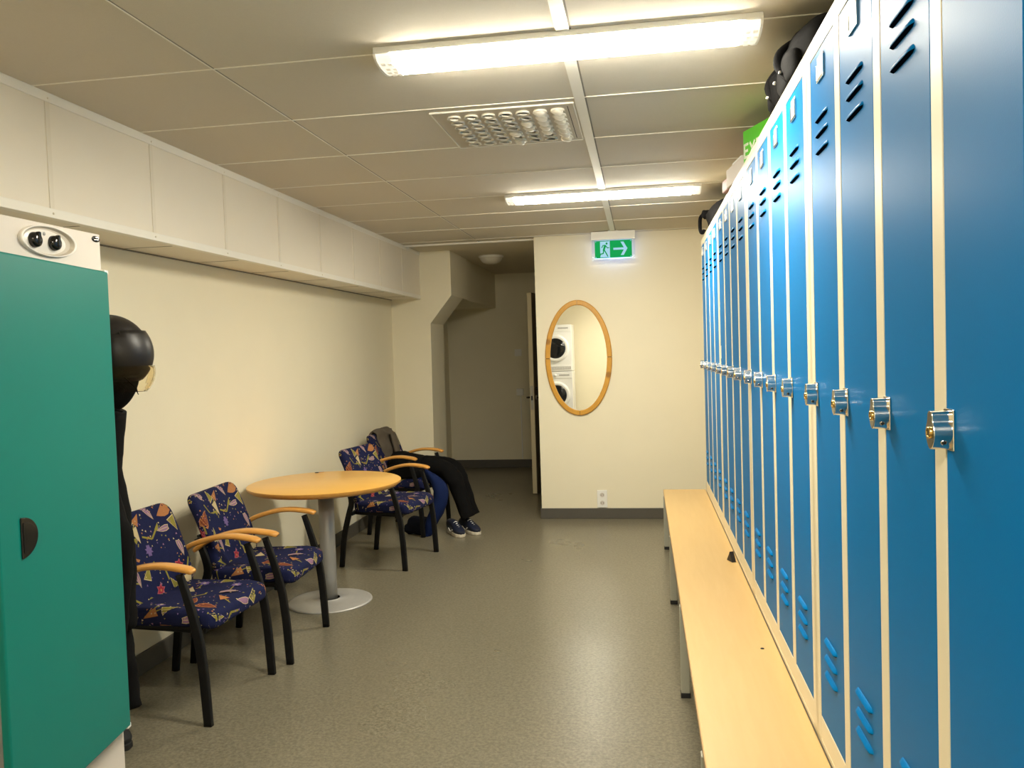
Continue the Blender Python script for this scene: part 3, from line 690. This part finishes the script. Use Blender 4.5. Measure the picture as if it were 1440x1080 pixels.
def make_chair(label):
    t = thing('armchair', label, 'chair', (0, 0, 0), 0, 'patterned armchairs by the left wall')
    # origin: floor midway between the front feet, facing +x
    HW = .266
    def sdef(c): return Vector((c.x, c.y, c.z + .010 * math.sin(PI * min(max(c.x / .42, 0), 1)) * (-1) * math.cos(PI * c.y / .5) - .018 * max(0, c.x - .33) / .1))
    cushion('seat', .425, .468, .075, .05, .026, 7, t, Matrix.Translation((-.402, 0, .376)) @ Matrix.Rotation(R(-1.0), 4, 'Y'), sdef, .05)
    # backrest: local x runs from top to bottom after the rotation
    def bdef(c): return Vector((c.x, c.y, c.z + .016 * (abs(c.y) / .23) ** 2 + .012 * math.sin(PI * c.x / .40)))
    a = math.atan2(.335, -.115)      # bottom to top direction
    up = Vector((-.118, 0, .345)).normalized(); fw = Vector((up.z, 0, -up.x)); side = Vector((0, 1, 0))
    mtx = Matrix(((-up.x, 0, fw.x, -.484 - .045 * fw.x), (0, 1, 0, 0), (-up.z, 0, fw.z, .808 - .045 * fw.z), (0, 0, 0, 1)))
    # x axis -> downwards, y axis -> +y, z axis -> forward (left-handed sets are mirrored, so flip y)
    if mtx.to_3x3().determinant() < 0: mtx = mtx @ Matrix.Scale(-1, 4, (0, 1, 0))
    cushion('backrest', .40, .475, .048, .055, .020, 12, t, mtx, bdef, .012)
    for s in (-1, 1):
        y = s * HW
        l = MB(); tube(l, [(0, y, 0, .017, .011), (-.006, y, .12, .018, .011), (-.012, y, .22, .018, .011), (-.026, y, .345, .018, .011), (-.05, y, .45, .017, .011), (-.076, y, .54, .015, .011), (-.098, y, .608, .013, .011)], 'black_frame', 20, 3, up=(1, 0, 0), power=9); l.build('leg', t)
        l = MB(); tube(l, [(-.485, y * .96, 0, .016, .011), (-.472, y * .96, .11, .017, .011), (-.455, y * .96, .226, .018, .011), (-.415, y * .96, .37, .018, .011), (-.392, y * .96, .45, .018, .011), (-.408, y * .97, .53, .016, .010), (-.436, y * .98, .606, .013, .010)], 'black_frame', 20, 3, up=(1, 0, 0), power=9); l.build('leg', t)
        ar = MB(); tube(ar, [(-.452, y, .548, .010, .014), (-.435, y, .560, .012, .021), (-.37, y, .600, .0125, .024), (-.26, y, .632, .0125, .026), (-.17, y, .640, .0125, .027), (-.075, y, .630, .0125, .026), (-.042, y, .621, .011, .022), (-.034, y, .618, .007, .014)], 'arm_wood', 16, 5, up=(0, 0, 1), power=3); ar.build('armrest', t)
    fr_ = MB()
    for s in (-1, 1): tube(fr_, [(-.41, s * .19, .372, .016, .010), (-.2, s * .19, .366, .016, .010), (-.04, s * .19, .362, .016, .010)], 'black_frame', 10, 2, up=(0, 0, 1), power=4)
    fr_.box((-.41, -.26, .36), (-.385, .26, .385), 'black_frame', .004).box((-.07, -.255, .35), (-.045, .255, .375), 'black_frame', .004).box((-.38, -.215, .366), (-.04, .215, .378), 'black_frame', .004)
    fr_.build('seat_frame', t)
    for s in (-1, 1):
        bf = MB(); tube(bf, [(-.40, s * .15, .40, .012, .012), (-.45, s * .15, .50, .012, .012), (-.482, s * .15, .60, .012, .012)], 'black_frame', 10, 3); bf.build('back_frame', t)
    return t
c1 = make_chair('patterned armchair nearest the green cabinet, beside the hanging black clothes')
spots = [((-1.73, 3.269), -2.0, None), ((-1.703, 3.927), 3.3, 'patterned armchair between the nearest armchair and the round table'), ((-1.566, 5.587), -8.9, 'patterned empty armchair just beyond the round table'), ((-1.705, 6.58), -9.4, 'patterned armchair at the pier, heaped with clothes')]
for (xy, a, lb) in spots:
    o = c1 if lb is None else copy_tree(c1)
    if lb: o['label'] = lb
    o.location = (*xy, 0); o.rotation_euler = (0, 0, R(a))

# ------------------------------------------------------------------ round table
t = thing('round_table', 'round beech table on a steel pedestal between the armchairs', 'table', (-1.873, 4.642, 0))
MB().lathe([(0, .716), (.440, .716), (.446, .713)], 'table_wood', 96).lathe([(.446, .713), (.446, .700), (.425, .684), (0, .684)], 'table_edge', 96).build('tabletop', t)
MB().cyl((0, 0, .016), (0, 0, .676), .046, 'steel', n=40).lathe([(0, .684), (.14, .684), (.14, .676), (0, .676)], 'black_frame', 40).build('pedestal', t)
MB().lathe([(.060, .022), (.062, .018), (.15, .014), (.235, .009), (.25, .005), (.25, 0), (0, 0)], 'steel', 72).build('base', t)
k = thing('small_key', 'tiny key with ring lying at the wall side of the round table', 'key', (-2.07, 5.0, .7165), .5)
b = MB(); b.lathe([(.009, 0), (.009, .003), (.013, .003), (.013, 0), (.009, 0)], 'dark_metal', 16); b.build('key_ring', k)
b = MB(); b.box((.012, -.004, 0), (.045, .004, .003), 'arm_wood', .001).box((.035, -.007, 0), (.04, .0, .003), 'arm_wood'); b.build('key_blade', k)

# ------------------------------------------------------------------ clothes on the last armchair
def drape(rows, th, k, fold=.004, seed=0):
    """cloth strip: rows of polylines (across) -> smooth grid given thickness"""
    G = [spline(r, 5) for r in rows]; G = list(map(list, zip(*[spline(list(c), 5) for c in zip(*G)])))
    bm = bmesh.new(); rn = random.Random(seed); ph = [rn.uniform(0, 6) for _ in range(3)]
    N, Mn = len(G), len(G[0]); V = []
    for i in range(N):
        V.append([bm.verts.new(Vector(G[i][j]) + Vector((fold * math.sin(i * .8 + ph[0] + j * .15), fold * math.sin(j * .9 + ph[1]), fold * math.sin(i * .5 + j * .7 + ph[2])))) for j in range(Mn)])
    for i in range(N - 1):
        for j in range(Mn - 1): bm.faces.new((V[i][j], V[i + 1][j], V[i + 1][j + 1], V[i][j + 1]))
    bmesh.ops.recalc_face_normals(bm, faces=bm.faces[:])
    bmesh.ops.solidify(bm, geom=bm.faces[:], thickness=th)
    mb = MB(); mb.merge(bm, k, True); return mb
C4 = Matrix.Translation((-1.705, 6.58, 0)) @ Matrix.Rotation(R(-9.4), 4, 'Z')
L4 = lambda x, y, z: tuple(C4 @ Vector((x, y, z)))
t = thing('grey_jacket', 'grey brown jacket draped over the back of the last armchair', 'jacket')
rows = []
for x, z in ((-.415, .60), (-.428, .66), (-.455, .74), (-.475, .815), (-.505, .84), (-.545, .815), (-.555, .72), (-.548, .6)):
    w_ = 1.0 if z > .7 else .92
    rows.append([L4(x + .018, -.12 * w_, z - .012), L4(x + .03, -.05, z + .006), L4(x + .024, .04, z + .004), L4(x + .034, .12, z + .004), L4(x + .02, .19 * w_, z - .02)])
drape(rows, .012, 'grey_cloth', .006, 3).build('jacket_body', t)
b = MB(); tube(b, [L4(-.42, .09, .795) + (.022, .05), L4(-.395, .09, .72) + (.024, .055), L4(-.372, .08, .63) + (.022, .05), L4(-.355, .07, .55) + (.018, .045)], 'grey_cloth', 18, 5, .04, 9); b.build('sleeve', t)

t = thing('black_trousers', 'black padded trousers slumped on the last armchair, legs down to the shoes', 'trousers')
b = MB()
tube(b, [L4(-.36, .02, .56) + (.09, .15), L4(-.30, .02, .55) + (.095, .18), L4(-.2, .02, .54) + (.085, .19), L4(-.10, .03, .53) + (.075, .17)], 'black_cloth', 22, 5, .035, 2, up=(0, 0, 1)); lump(b, L4(-.17, -.165, .512), (.17, .07, .06), 'black_cloth', .06, 31); b.build('waist', t)
for nm, y0, y1, sd in (('l', -.0, -.045, 3), ('r', .13, .06, 8)):
    b = MB(); tube(b, [L4(-.16, y0, .525) + (.075, .09), L4(-.02, y0, .525) + (.072, .085), L4(.10, y0 - .01, .505) + (.068, .08), L4(.185, y1, .44) + (.068, .075), L4(.225, y1, .34) + (.062, .07), L4(.265, y1, .22) + (.056, .068), L4(.30, y1, .125) + (.055, .072)], 'black_cloth', 20, 5, .03, sd, up=(0, 0, 1)); b.build('trouser_leg', t)
t = thing('blue_garment', 'dark blue garment hanging over the seat front of the last armchair', 'clothing')
b = MB(); tube(b, [L4(-.10, -.16, .475) + (.02, .06), L4(.03, -.165, .475) + (.03, .065), L4(.11, -.175, .40) + (.055, .068), L4(.125, -.18, .31) + (.06, .07), L4(.09, -.19, .20) + (.055, .072), L4(.04, -.20, .10) + (.045, .06), L4(.015, -.20, .035) + (.04, .05), L4(.005, -.20, .004) + (.032, .045)], 'blue_cloth', 20, 5, .025, 5, up=(1, 0, 0)); b.build('hanging_part', t)
t = thing('navy_pouch', 'crumpled dark navy cloth pouch on the floor under the last armchair', 'pouch', (-1.80, 6.425, 0), R(-12))
b = MB(); lump(b, (0, 0, .075), (.115, .055, .076), 'navy_cloth', .06, 21, power=2.4); lump(b, (-.085, 0, .045), (.06, .045, .045), 'navy_cloth', .06, 23, power=2.4); b.build('body', t)
def shoe(x, y, rz, label):
    t = thing('sneaker', label, 'shoe', (x, y, 0), rz, 'dark shoes by the last armchair')
    L = .27; out = lambda s: [(-.13, -.028 * s), (-.10, -.036 * s), (-.03, -.034 * s), (.04, -.045 * s), (.095, -.042 * s), (.128, -.022 * s), (.135, 0), (.128, .022 * s), (.095, .042 * s), (.04, .045 * s), (-.03, .034 * s), (-.10, .036 * s), (-.13, .028 * s), (-.138, 0)]
    MB().prism(out(1.06), ((0, 0, 0), (1, 0, 0), (0, 1, 0)), .026, 'sole', .005).build('sole', t)
    b = MB(); secs = [(-.132, .05, .026), (-.118, .092, .034), (-.07, .098, .036), (-.02, .088, .036), (.03, .068, .042), (.08, .050, .041), (.115, .036, .03), (.132, .028, .014)]
    tube(b, [(x_, 0, .02 + h_ / 2 - .004, h_ / 2, w_) for x_, h_, w_ in secs], 'shoe', 18, 4, 0, 0, up=(0, 0, 1), power=2.6); b.build('upper', t)
    b = MB()
    for i in range(4):
        x_ = -.005 + .022 * i; z_ = .104 - .0095 * i - (.004 if i else 0)
        tube(b, [(x_, -.026, z_ - .016, .003, .003), (x_, 0, z_ + .001, .003, .003), (x_, .026, z_ - .016, .003, .003)], 'white_plastic', 8, 4)
    tube(b, [(-.06, -.042, .05, .004, .002), (-.01, -.043, .03, .004, .002), (.03, -.046, .05, .004, .002)], 'white_plastic', 8, 4)
    b.build('laces', t); return t
shoe(-1.505, 6.42, R(-55), 'dark navy shoe with pale sole, the left one under the black trousers')
shoe(-1.405, 6.50, R(-48), 'dark navy shoe with pale sole, the right one under the black trousers')

# ------------------------------------------------------------------ drying cabinet
t = thing('drying_cabinet', 'tall drying cabinet with teal door and knob panel, at left edge', 'cabinet')
CX, CY0, CY1, CZ = -1.652, 1.752, 2.350, 1.853
b = MB(); b.box((-2.25, CY0, .06), (CX, CY1, 1.735), 'cab_grey', .004).box((-2.24, CY0 + .01, 1.735), (CX - .02, CY1 - .01, CZ), 'cab_grey', .003)
for y in (CY0 + .04, CY1 - .04):
    for x in (-2.2, CX - .06): b.cyl((x, y, 0), (x, y, .07), .02, 'rubber', n=14)
b.build('body', t)
b = MB(); b.box((CX - .06, CY0, 1.740), (CX + .004, CY1, CZ), 'cab_grey', .003); pan = b.build('control_panel', t)
ec = Vector((CX + .004, 2.117, 1.802)); ey, ez = .112, .043
RY = lambda v: Matrix.Translation(v) @ Matrix.Rotation(R(90), 4, 'Y')
# lathe axis z -> world x ; lathe x -> -z, lathe y -> y
b = MB(); b.lathe([(1.0, 0), (1.0, .008), (.975, .011), (.945, .011), (.92, .009)], 'cab_white', 64, RY(ec), sx=ez, sy=ey)
b.lathe([(.92, .009), (.84, .001)], 'cab_shade', 64, RY(ec), sx=ez, sy=ey)
b.lathe([(0, .0012), (.86, .001)], 'cab_shade', 64, RY(ec), sx=ez, sy=ey); b.lathe([(0, .0022), (.76, .0022), (.78, .0012)], 'cab_white', 64, RY(ec + Vector((0, -.010, -.002))), sx=ez, sy=ey * .96); b.build('knob_recess', pan)
for yy in (2.062, 2.139):
    v = Vector((CX + .0055, yy, 1.800))
    kb = MB(); kb.lathe([(.0215, 0), (.0215, .005), (.0195, .013), (.013, .018), (0, .0195)], 'black_plastic', 32, RY(v))
    kb.box((v.x + .008, yy - .005, v.z - .012), (v.x + .023, yy + .005, v.z + .022), 'black_plastic', .004); kb.build('knob', pan)
MB().cyl((CX + .005, 2.103, 1.822), (CX + .0075, 2.103, 1.822), .005, 'appliance_grey', n=12).build('pilot_lamp', pan)
b = MB(); v = Vector((CX + .004, 2.329, 1.836)); b.lathe([(0, .003), (.9, .003), (1, .0015), (1, 0)], 'black_plastic', 32, RY(v), sx=.0095, sy=.0185)
F = (v + Vector((.0031, 0, 0)), (0, 1, 0), (0, 0, 1))
b.stroke([(-.010, -.003), (.010, -.001)], .0022, F, .0004, 'chrome'); b.stroke([(-.006, .0045), (.004, .006), (.012, .003)], .0015, F, .0004, 'chrome'); b.build('badge', pan)
# door, ajar, hinged at the far edge
mt = Matrix.Translation((CX + .006, 2.338, 0)) @ Matrix.Rotation(R(8.5), 4, 'Z')
b = MB(); b.box((.004, -.60, .312), (.026, 0, 1.736), 'teal', .006, mt, 3); dr = b.build('door', t)
b = MB(); pts = [(0, -.052)] + [(.070 * math.cos(R(a_)), .052 * math.sin(R(a_))) for a_ in range(-90, 91, 10)]
o_ = mt @ Vector((.0262, -.515, 1.022)); uy_ = mt.to_3x3() @ Vector((0, 1, 0))
b.prism(pts[1:], (o_, uy_, (0, 0, 1)), .004, 'black_plastic', .0015)
b.prism([(x * .78 + .006, y * .74) for x, y in pts[1:]], (o_ + mt.to_3x3() @ Vector((.004, 0, 0)), uy_, (0, 0, 1)), .002, 'black_plastic', .001); b.build('handle', dr)
b = MB()
for z in (1.733, .312): b.box((.0, -.016, z - .006), (.024, .006, z + .008), 'card', .002, mt)
b.build('hinge', dr)
b = MB()
tube(b, [(-1.732, CY1 - .002, 1.53, .004, .004), (-1.732, CY1 + .03, 1.52, .004, .004), (-1.732, CY1 + .13, 1.51, .004, .004), (-1.732, CY1 + .16, 1.535, .004, .004)], 'chrome', 8); b.box((-1.75, CY1, 1.50), (-1.714, CY1 + .004, 1.56), 'chrome', .001)
b.build('coat_hook', t)

# helmet hanging on the cabinet side, open face towards the room
t = thing('helmet', 'black helmet with clear flip visor hanging beside the teal cabinet', 'helmet', (-1.742, 2.50, 1.485), R(-8))
def shell(mb, c, r, k, zmin, cutx=None, squash=1, rng=None):
    bm = bmesh.new(); bmesh.ops.create_uvsphere(bm, u_segments=40, v_segments=28, radius=1)
    for v in bm.verts:
        p = v.co.copy(); f = 1 + .07 * max(0, p.x) * max(0, .6 - p.z) ; v.co = Vector((p.x * r[0] * f, p.y * r[1], p.z * r[2]))
    dl = [v for v in bm.verts if v.co.z < zmin(v.co.x) or (rng and not rng(v.co))]
    bmesh.ops.delete(bm, geom=dl, context='VERTS')
    bmesh.ops.solidify(bm, geom=bm.faces[:], thickness=.006)
    for v in bm.verts: v.co += Vector(c)
    mb.merge(bm, k, True)
b = MB(); shell(b, (0, 0, 0), (.135, .112, .130), 'black_matte', lambda x: -.10); b.build('shell', t)
b = MB(); shell(b, (.003, 0, .004), (.142, .118, .131), 'black_matte', lambda x: -.10, rng=lambda c: c.z < .074 - 11 * max(0, .11 - c.x) ** 2 and c.z > -.098); b.build('brow_guard', t)
b = MB(); shell(b, (-.01, 0, -.035), (.105, .09, .16), 'black_cloth', lambda x: -.165 - x * .5, rng=lambda c: c.z < -.02); b.build('liner', t)
b = MB(); shell(b, (.012, 0, -.055), (.138, .112, .115), 'visor', lambda x: -.075, rng=lambda c: c.x > .055 and c.z < .02); b.build('visor', t)
b = MB(); tube(b, [(.04, -.085, -.10, .006, .002), (.05, -.06, -.17, .006, .002), (.06, -.02, -.19, .006, .002)], 'black_cloth', 8); b.build('strap', t); b = MB(); tube(b, [(.10, -.05, -.075, .0015, .0015), (.122, -.03, -.11, .0015, .0015), (.11, 0, -.135, .0015, .0015), (.08, .03, -.13, .0015, .0015)], 'black_cloth', 6); b.build('visor_cord', t)

t = thing('black_coat', 'long black coat hanging beside the teal cabinet under the helmet', 'coat')
b = MB(); YC = 2.53
rows = [(1.30, -1.80, .075), (1.15, -1.835, .085), (1.0, -1.83, .09), (.86, -1.82, .10), (.72, -1.82, .10), (.56, -1.83, .105)]
tube(b, [(x, YC, z, r_, .09) for z, x, r_ in rows], 'black_cloth', 24, 5, .03, 2, up=(1, 0, 0)); b.build('coat_body', t)
b = MB(); tube(b, [(-1.80, 2.47, 1.24, .045, .05), (-1.775, 2.46, 1.10, .05, .05), (-1.742, 2.45, .965, .052, .05), (-1.714, 2.45, .875, .054, .05), (-1.718, 2.45, .80, .05, .05), (-1.730, 2.45, .70, .05, .048), (-1.744, 2.45, .60, .048, .045), (-1.75, 2.45, .54, .046, .045)], 'black_nylon', 18, 5, .035, 7, up=(1, 0, 0)); b.build('sleeve', t)
b = MB(); tube(b, [(-1.735, 2.505, 1.545, .006, .006), (-1.74, 2.52, 1.45, .006, .006), (-1.78, 2.53, 1.34, .008, .01), (-1.80, 2.53, 1.285, .03, .04)], 'black_cloth', 12); b.build('hanging_loop', t)
t = thing('black_rain_trousers', 'black rain trousers hanging below the coat, hem near the floor', 'trousers')
b = MB(); tube(b, [(-1.82, 2.55, .575, .058, .058), (-1.805, 2.54, .45, .068, .055), (-1.796, 2.54, .36, .068, .052), (-1.794, 2.54, .28, .07, .05)], 'black_nylon', 20, 5, .025, 4, up=(1, 0, 0)); b.build('trouser_leg', t)
t = thing('rubber_boot', 'black rubber boot on the floor behind the teal cabinet', 'boot', (-2.075, 2.83, 0), R(-20))
b = MB(); tube(b, [(-.05, 0, .02, .075, .05), (-.05, 0, .12, .06, .048), (-.055, 0, .24, .055, .055), (-.055, 0, .30, .058, .058)], 'rubber', 18); b.build('shaft', t)
b = MB(); tube(b, [(-.11, 0, .05, .035, .035), (-.04, 0, .07, .06, .044), (.05, 0, .05, .045, .048), (.11, 0, .035, .03, .04), (.135, 0, .028, .014, .018)], 'rubber', 18, 5, up=(0, 0, 1)); b.prism([(-.13, -.035), (.05, -.05), (.13, -.03), (.145, 0), (.13, .03), (.05, .05), (-.13, .035)], ((0, 0, 0), (1, 0, 0), (0, 1, 0)), .025, 'rubber', .004); b.build('foot', t)

# ------------------------------------------------------------------ laundry machines at the back (seen in the mirror)
def machine(name, label, cat, z, dryer):
    t = thing(name, label, cat, (-1.555, -1.0, z))
    MB().box((-.298, -.60, 0), (.298, 0, .85), 'appliance', .008).build('body', t)
    b = MB(); b.box((-.292, -.004, .725), (.292, .006, .842), 'appliance', .004).box((.05, .005, .775), (.24, .009, .80), 'appliance_grey', .001).cyl((-.02, .005, .785), (-.02, .03, .785), .028, 'appliance', n=24); b.build('control_panel', t)
    RX = Matrix.Translation((0, .004, .42)) @ Matrix.Rotation(R(-90), 4, 'X')
    d_ = MB().lathe([(.245, 0), (.25, .012), (.24, .028), (.205, .034), (.185, .026)], 'appliance', 56, RX).build('door', t)
    MB().lathe([(.186, .026), (.15, .034), (.08, .04), (0, .042)], 'dark_glass', 56, RX).build('door_glass', d_)
    b = MB().box((-.292, -.002, .02), (.292, .005, .11), 'appliance', .003)
    if dryer:
        b.box((-.27, .004, .035), (.27, .007, .085), 'appliance_grey', .001)
        for i in range(18): b.box((-.26 + i * .029, .006, .04), (-.25 + i * .029, .010, .08), 'appliance', .001)
    b.build('plinth_panel', t); return t
tag(MB().box((-1.90, -1.62, 0), (-1.22, -.97, .205), 'cab_grey', .01).build('machine_plinth'), 'pale plinth under the stacked washing machine', 'plinth')
machine('washing_machine', 'white washing machine below the tumble dryer, reflected in the mirror', 'washing machine', .205, False)
machine('tumble_dryer', 'white tumble dryer stacked on the washing machine, reflected in the mirror', 'tumble dryer', 1.063, True)

# ------------------------------------------------------------------ camera and world
f_px, yaw, pitch, roll = 1162.8, -.15658, -.0391, -.03212
Fv = Vector((math.sin(yaw) * math.cos(pitch), math.cos(yaw) * math.cos(pitch), math.sin(pitch)))
Rv = Vector((math.cos(yaw), -math.sin(yaw), 0)); Uv = Rv.cross(Fv)
R2 = Rv * math.cos(roll) + Uv * math.sin(roll); U2 = -Rv * math.sin(roll) + Uv * math.cos(roll)
cam = bpy.data.cameras.new('camera'); co = bpy.data.objects.new('camera', cam); COL.objects.link(co)
cam.sensor_width = 36; cam.lens = f_px / 1440 * 36; cam.clip_start = .05
mw = Matrix((R2, U2, -Fv)).transposed().to_4x4(); mw.translation = (0, 0, 1.45)
co.matrix_world = mw
scene.camera = co
wd = bpy.data.worlds.new('world'); scene.world = wd; wd.use_nodes = True
wd.node_tree.nodes['Background'].inputs[0].default_value = (1, .9, .75, 1); wd.node_tree.nodes['Background'].inputs[1].default_value = 0.0
scene.view_settings.view_transform = 'Standard'; scene.view_settings.look = 'None'; scene.view_settings.gamma = 1; scene.view_settings.use_curve_mapping = False
scene.view_settings.exposure = EXPO
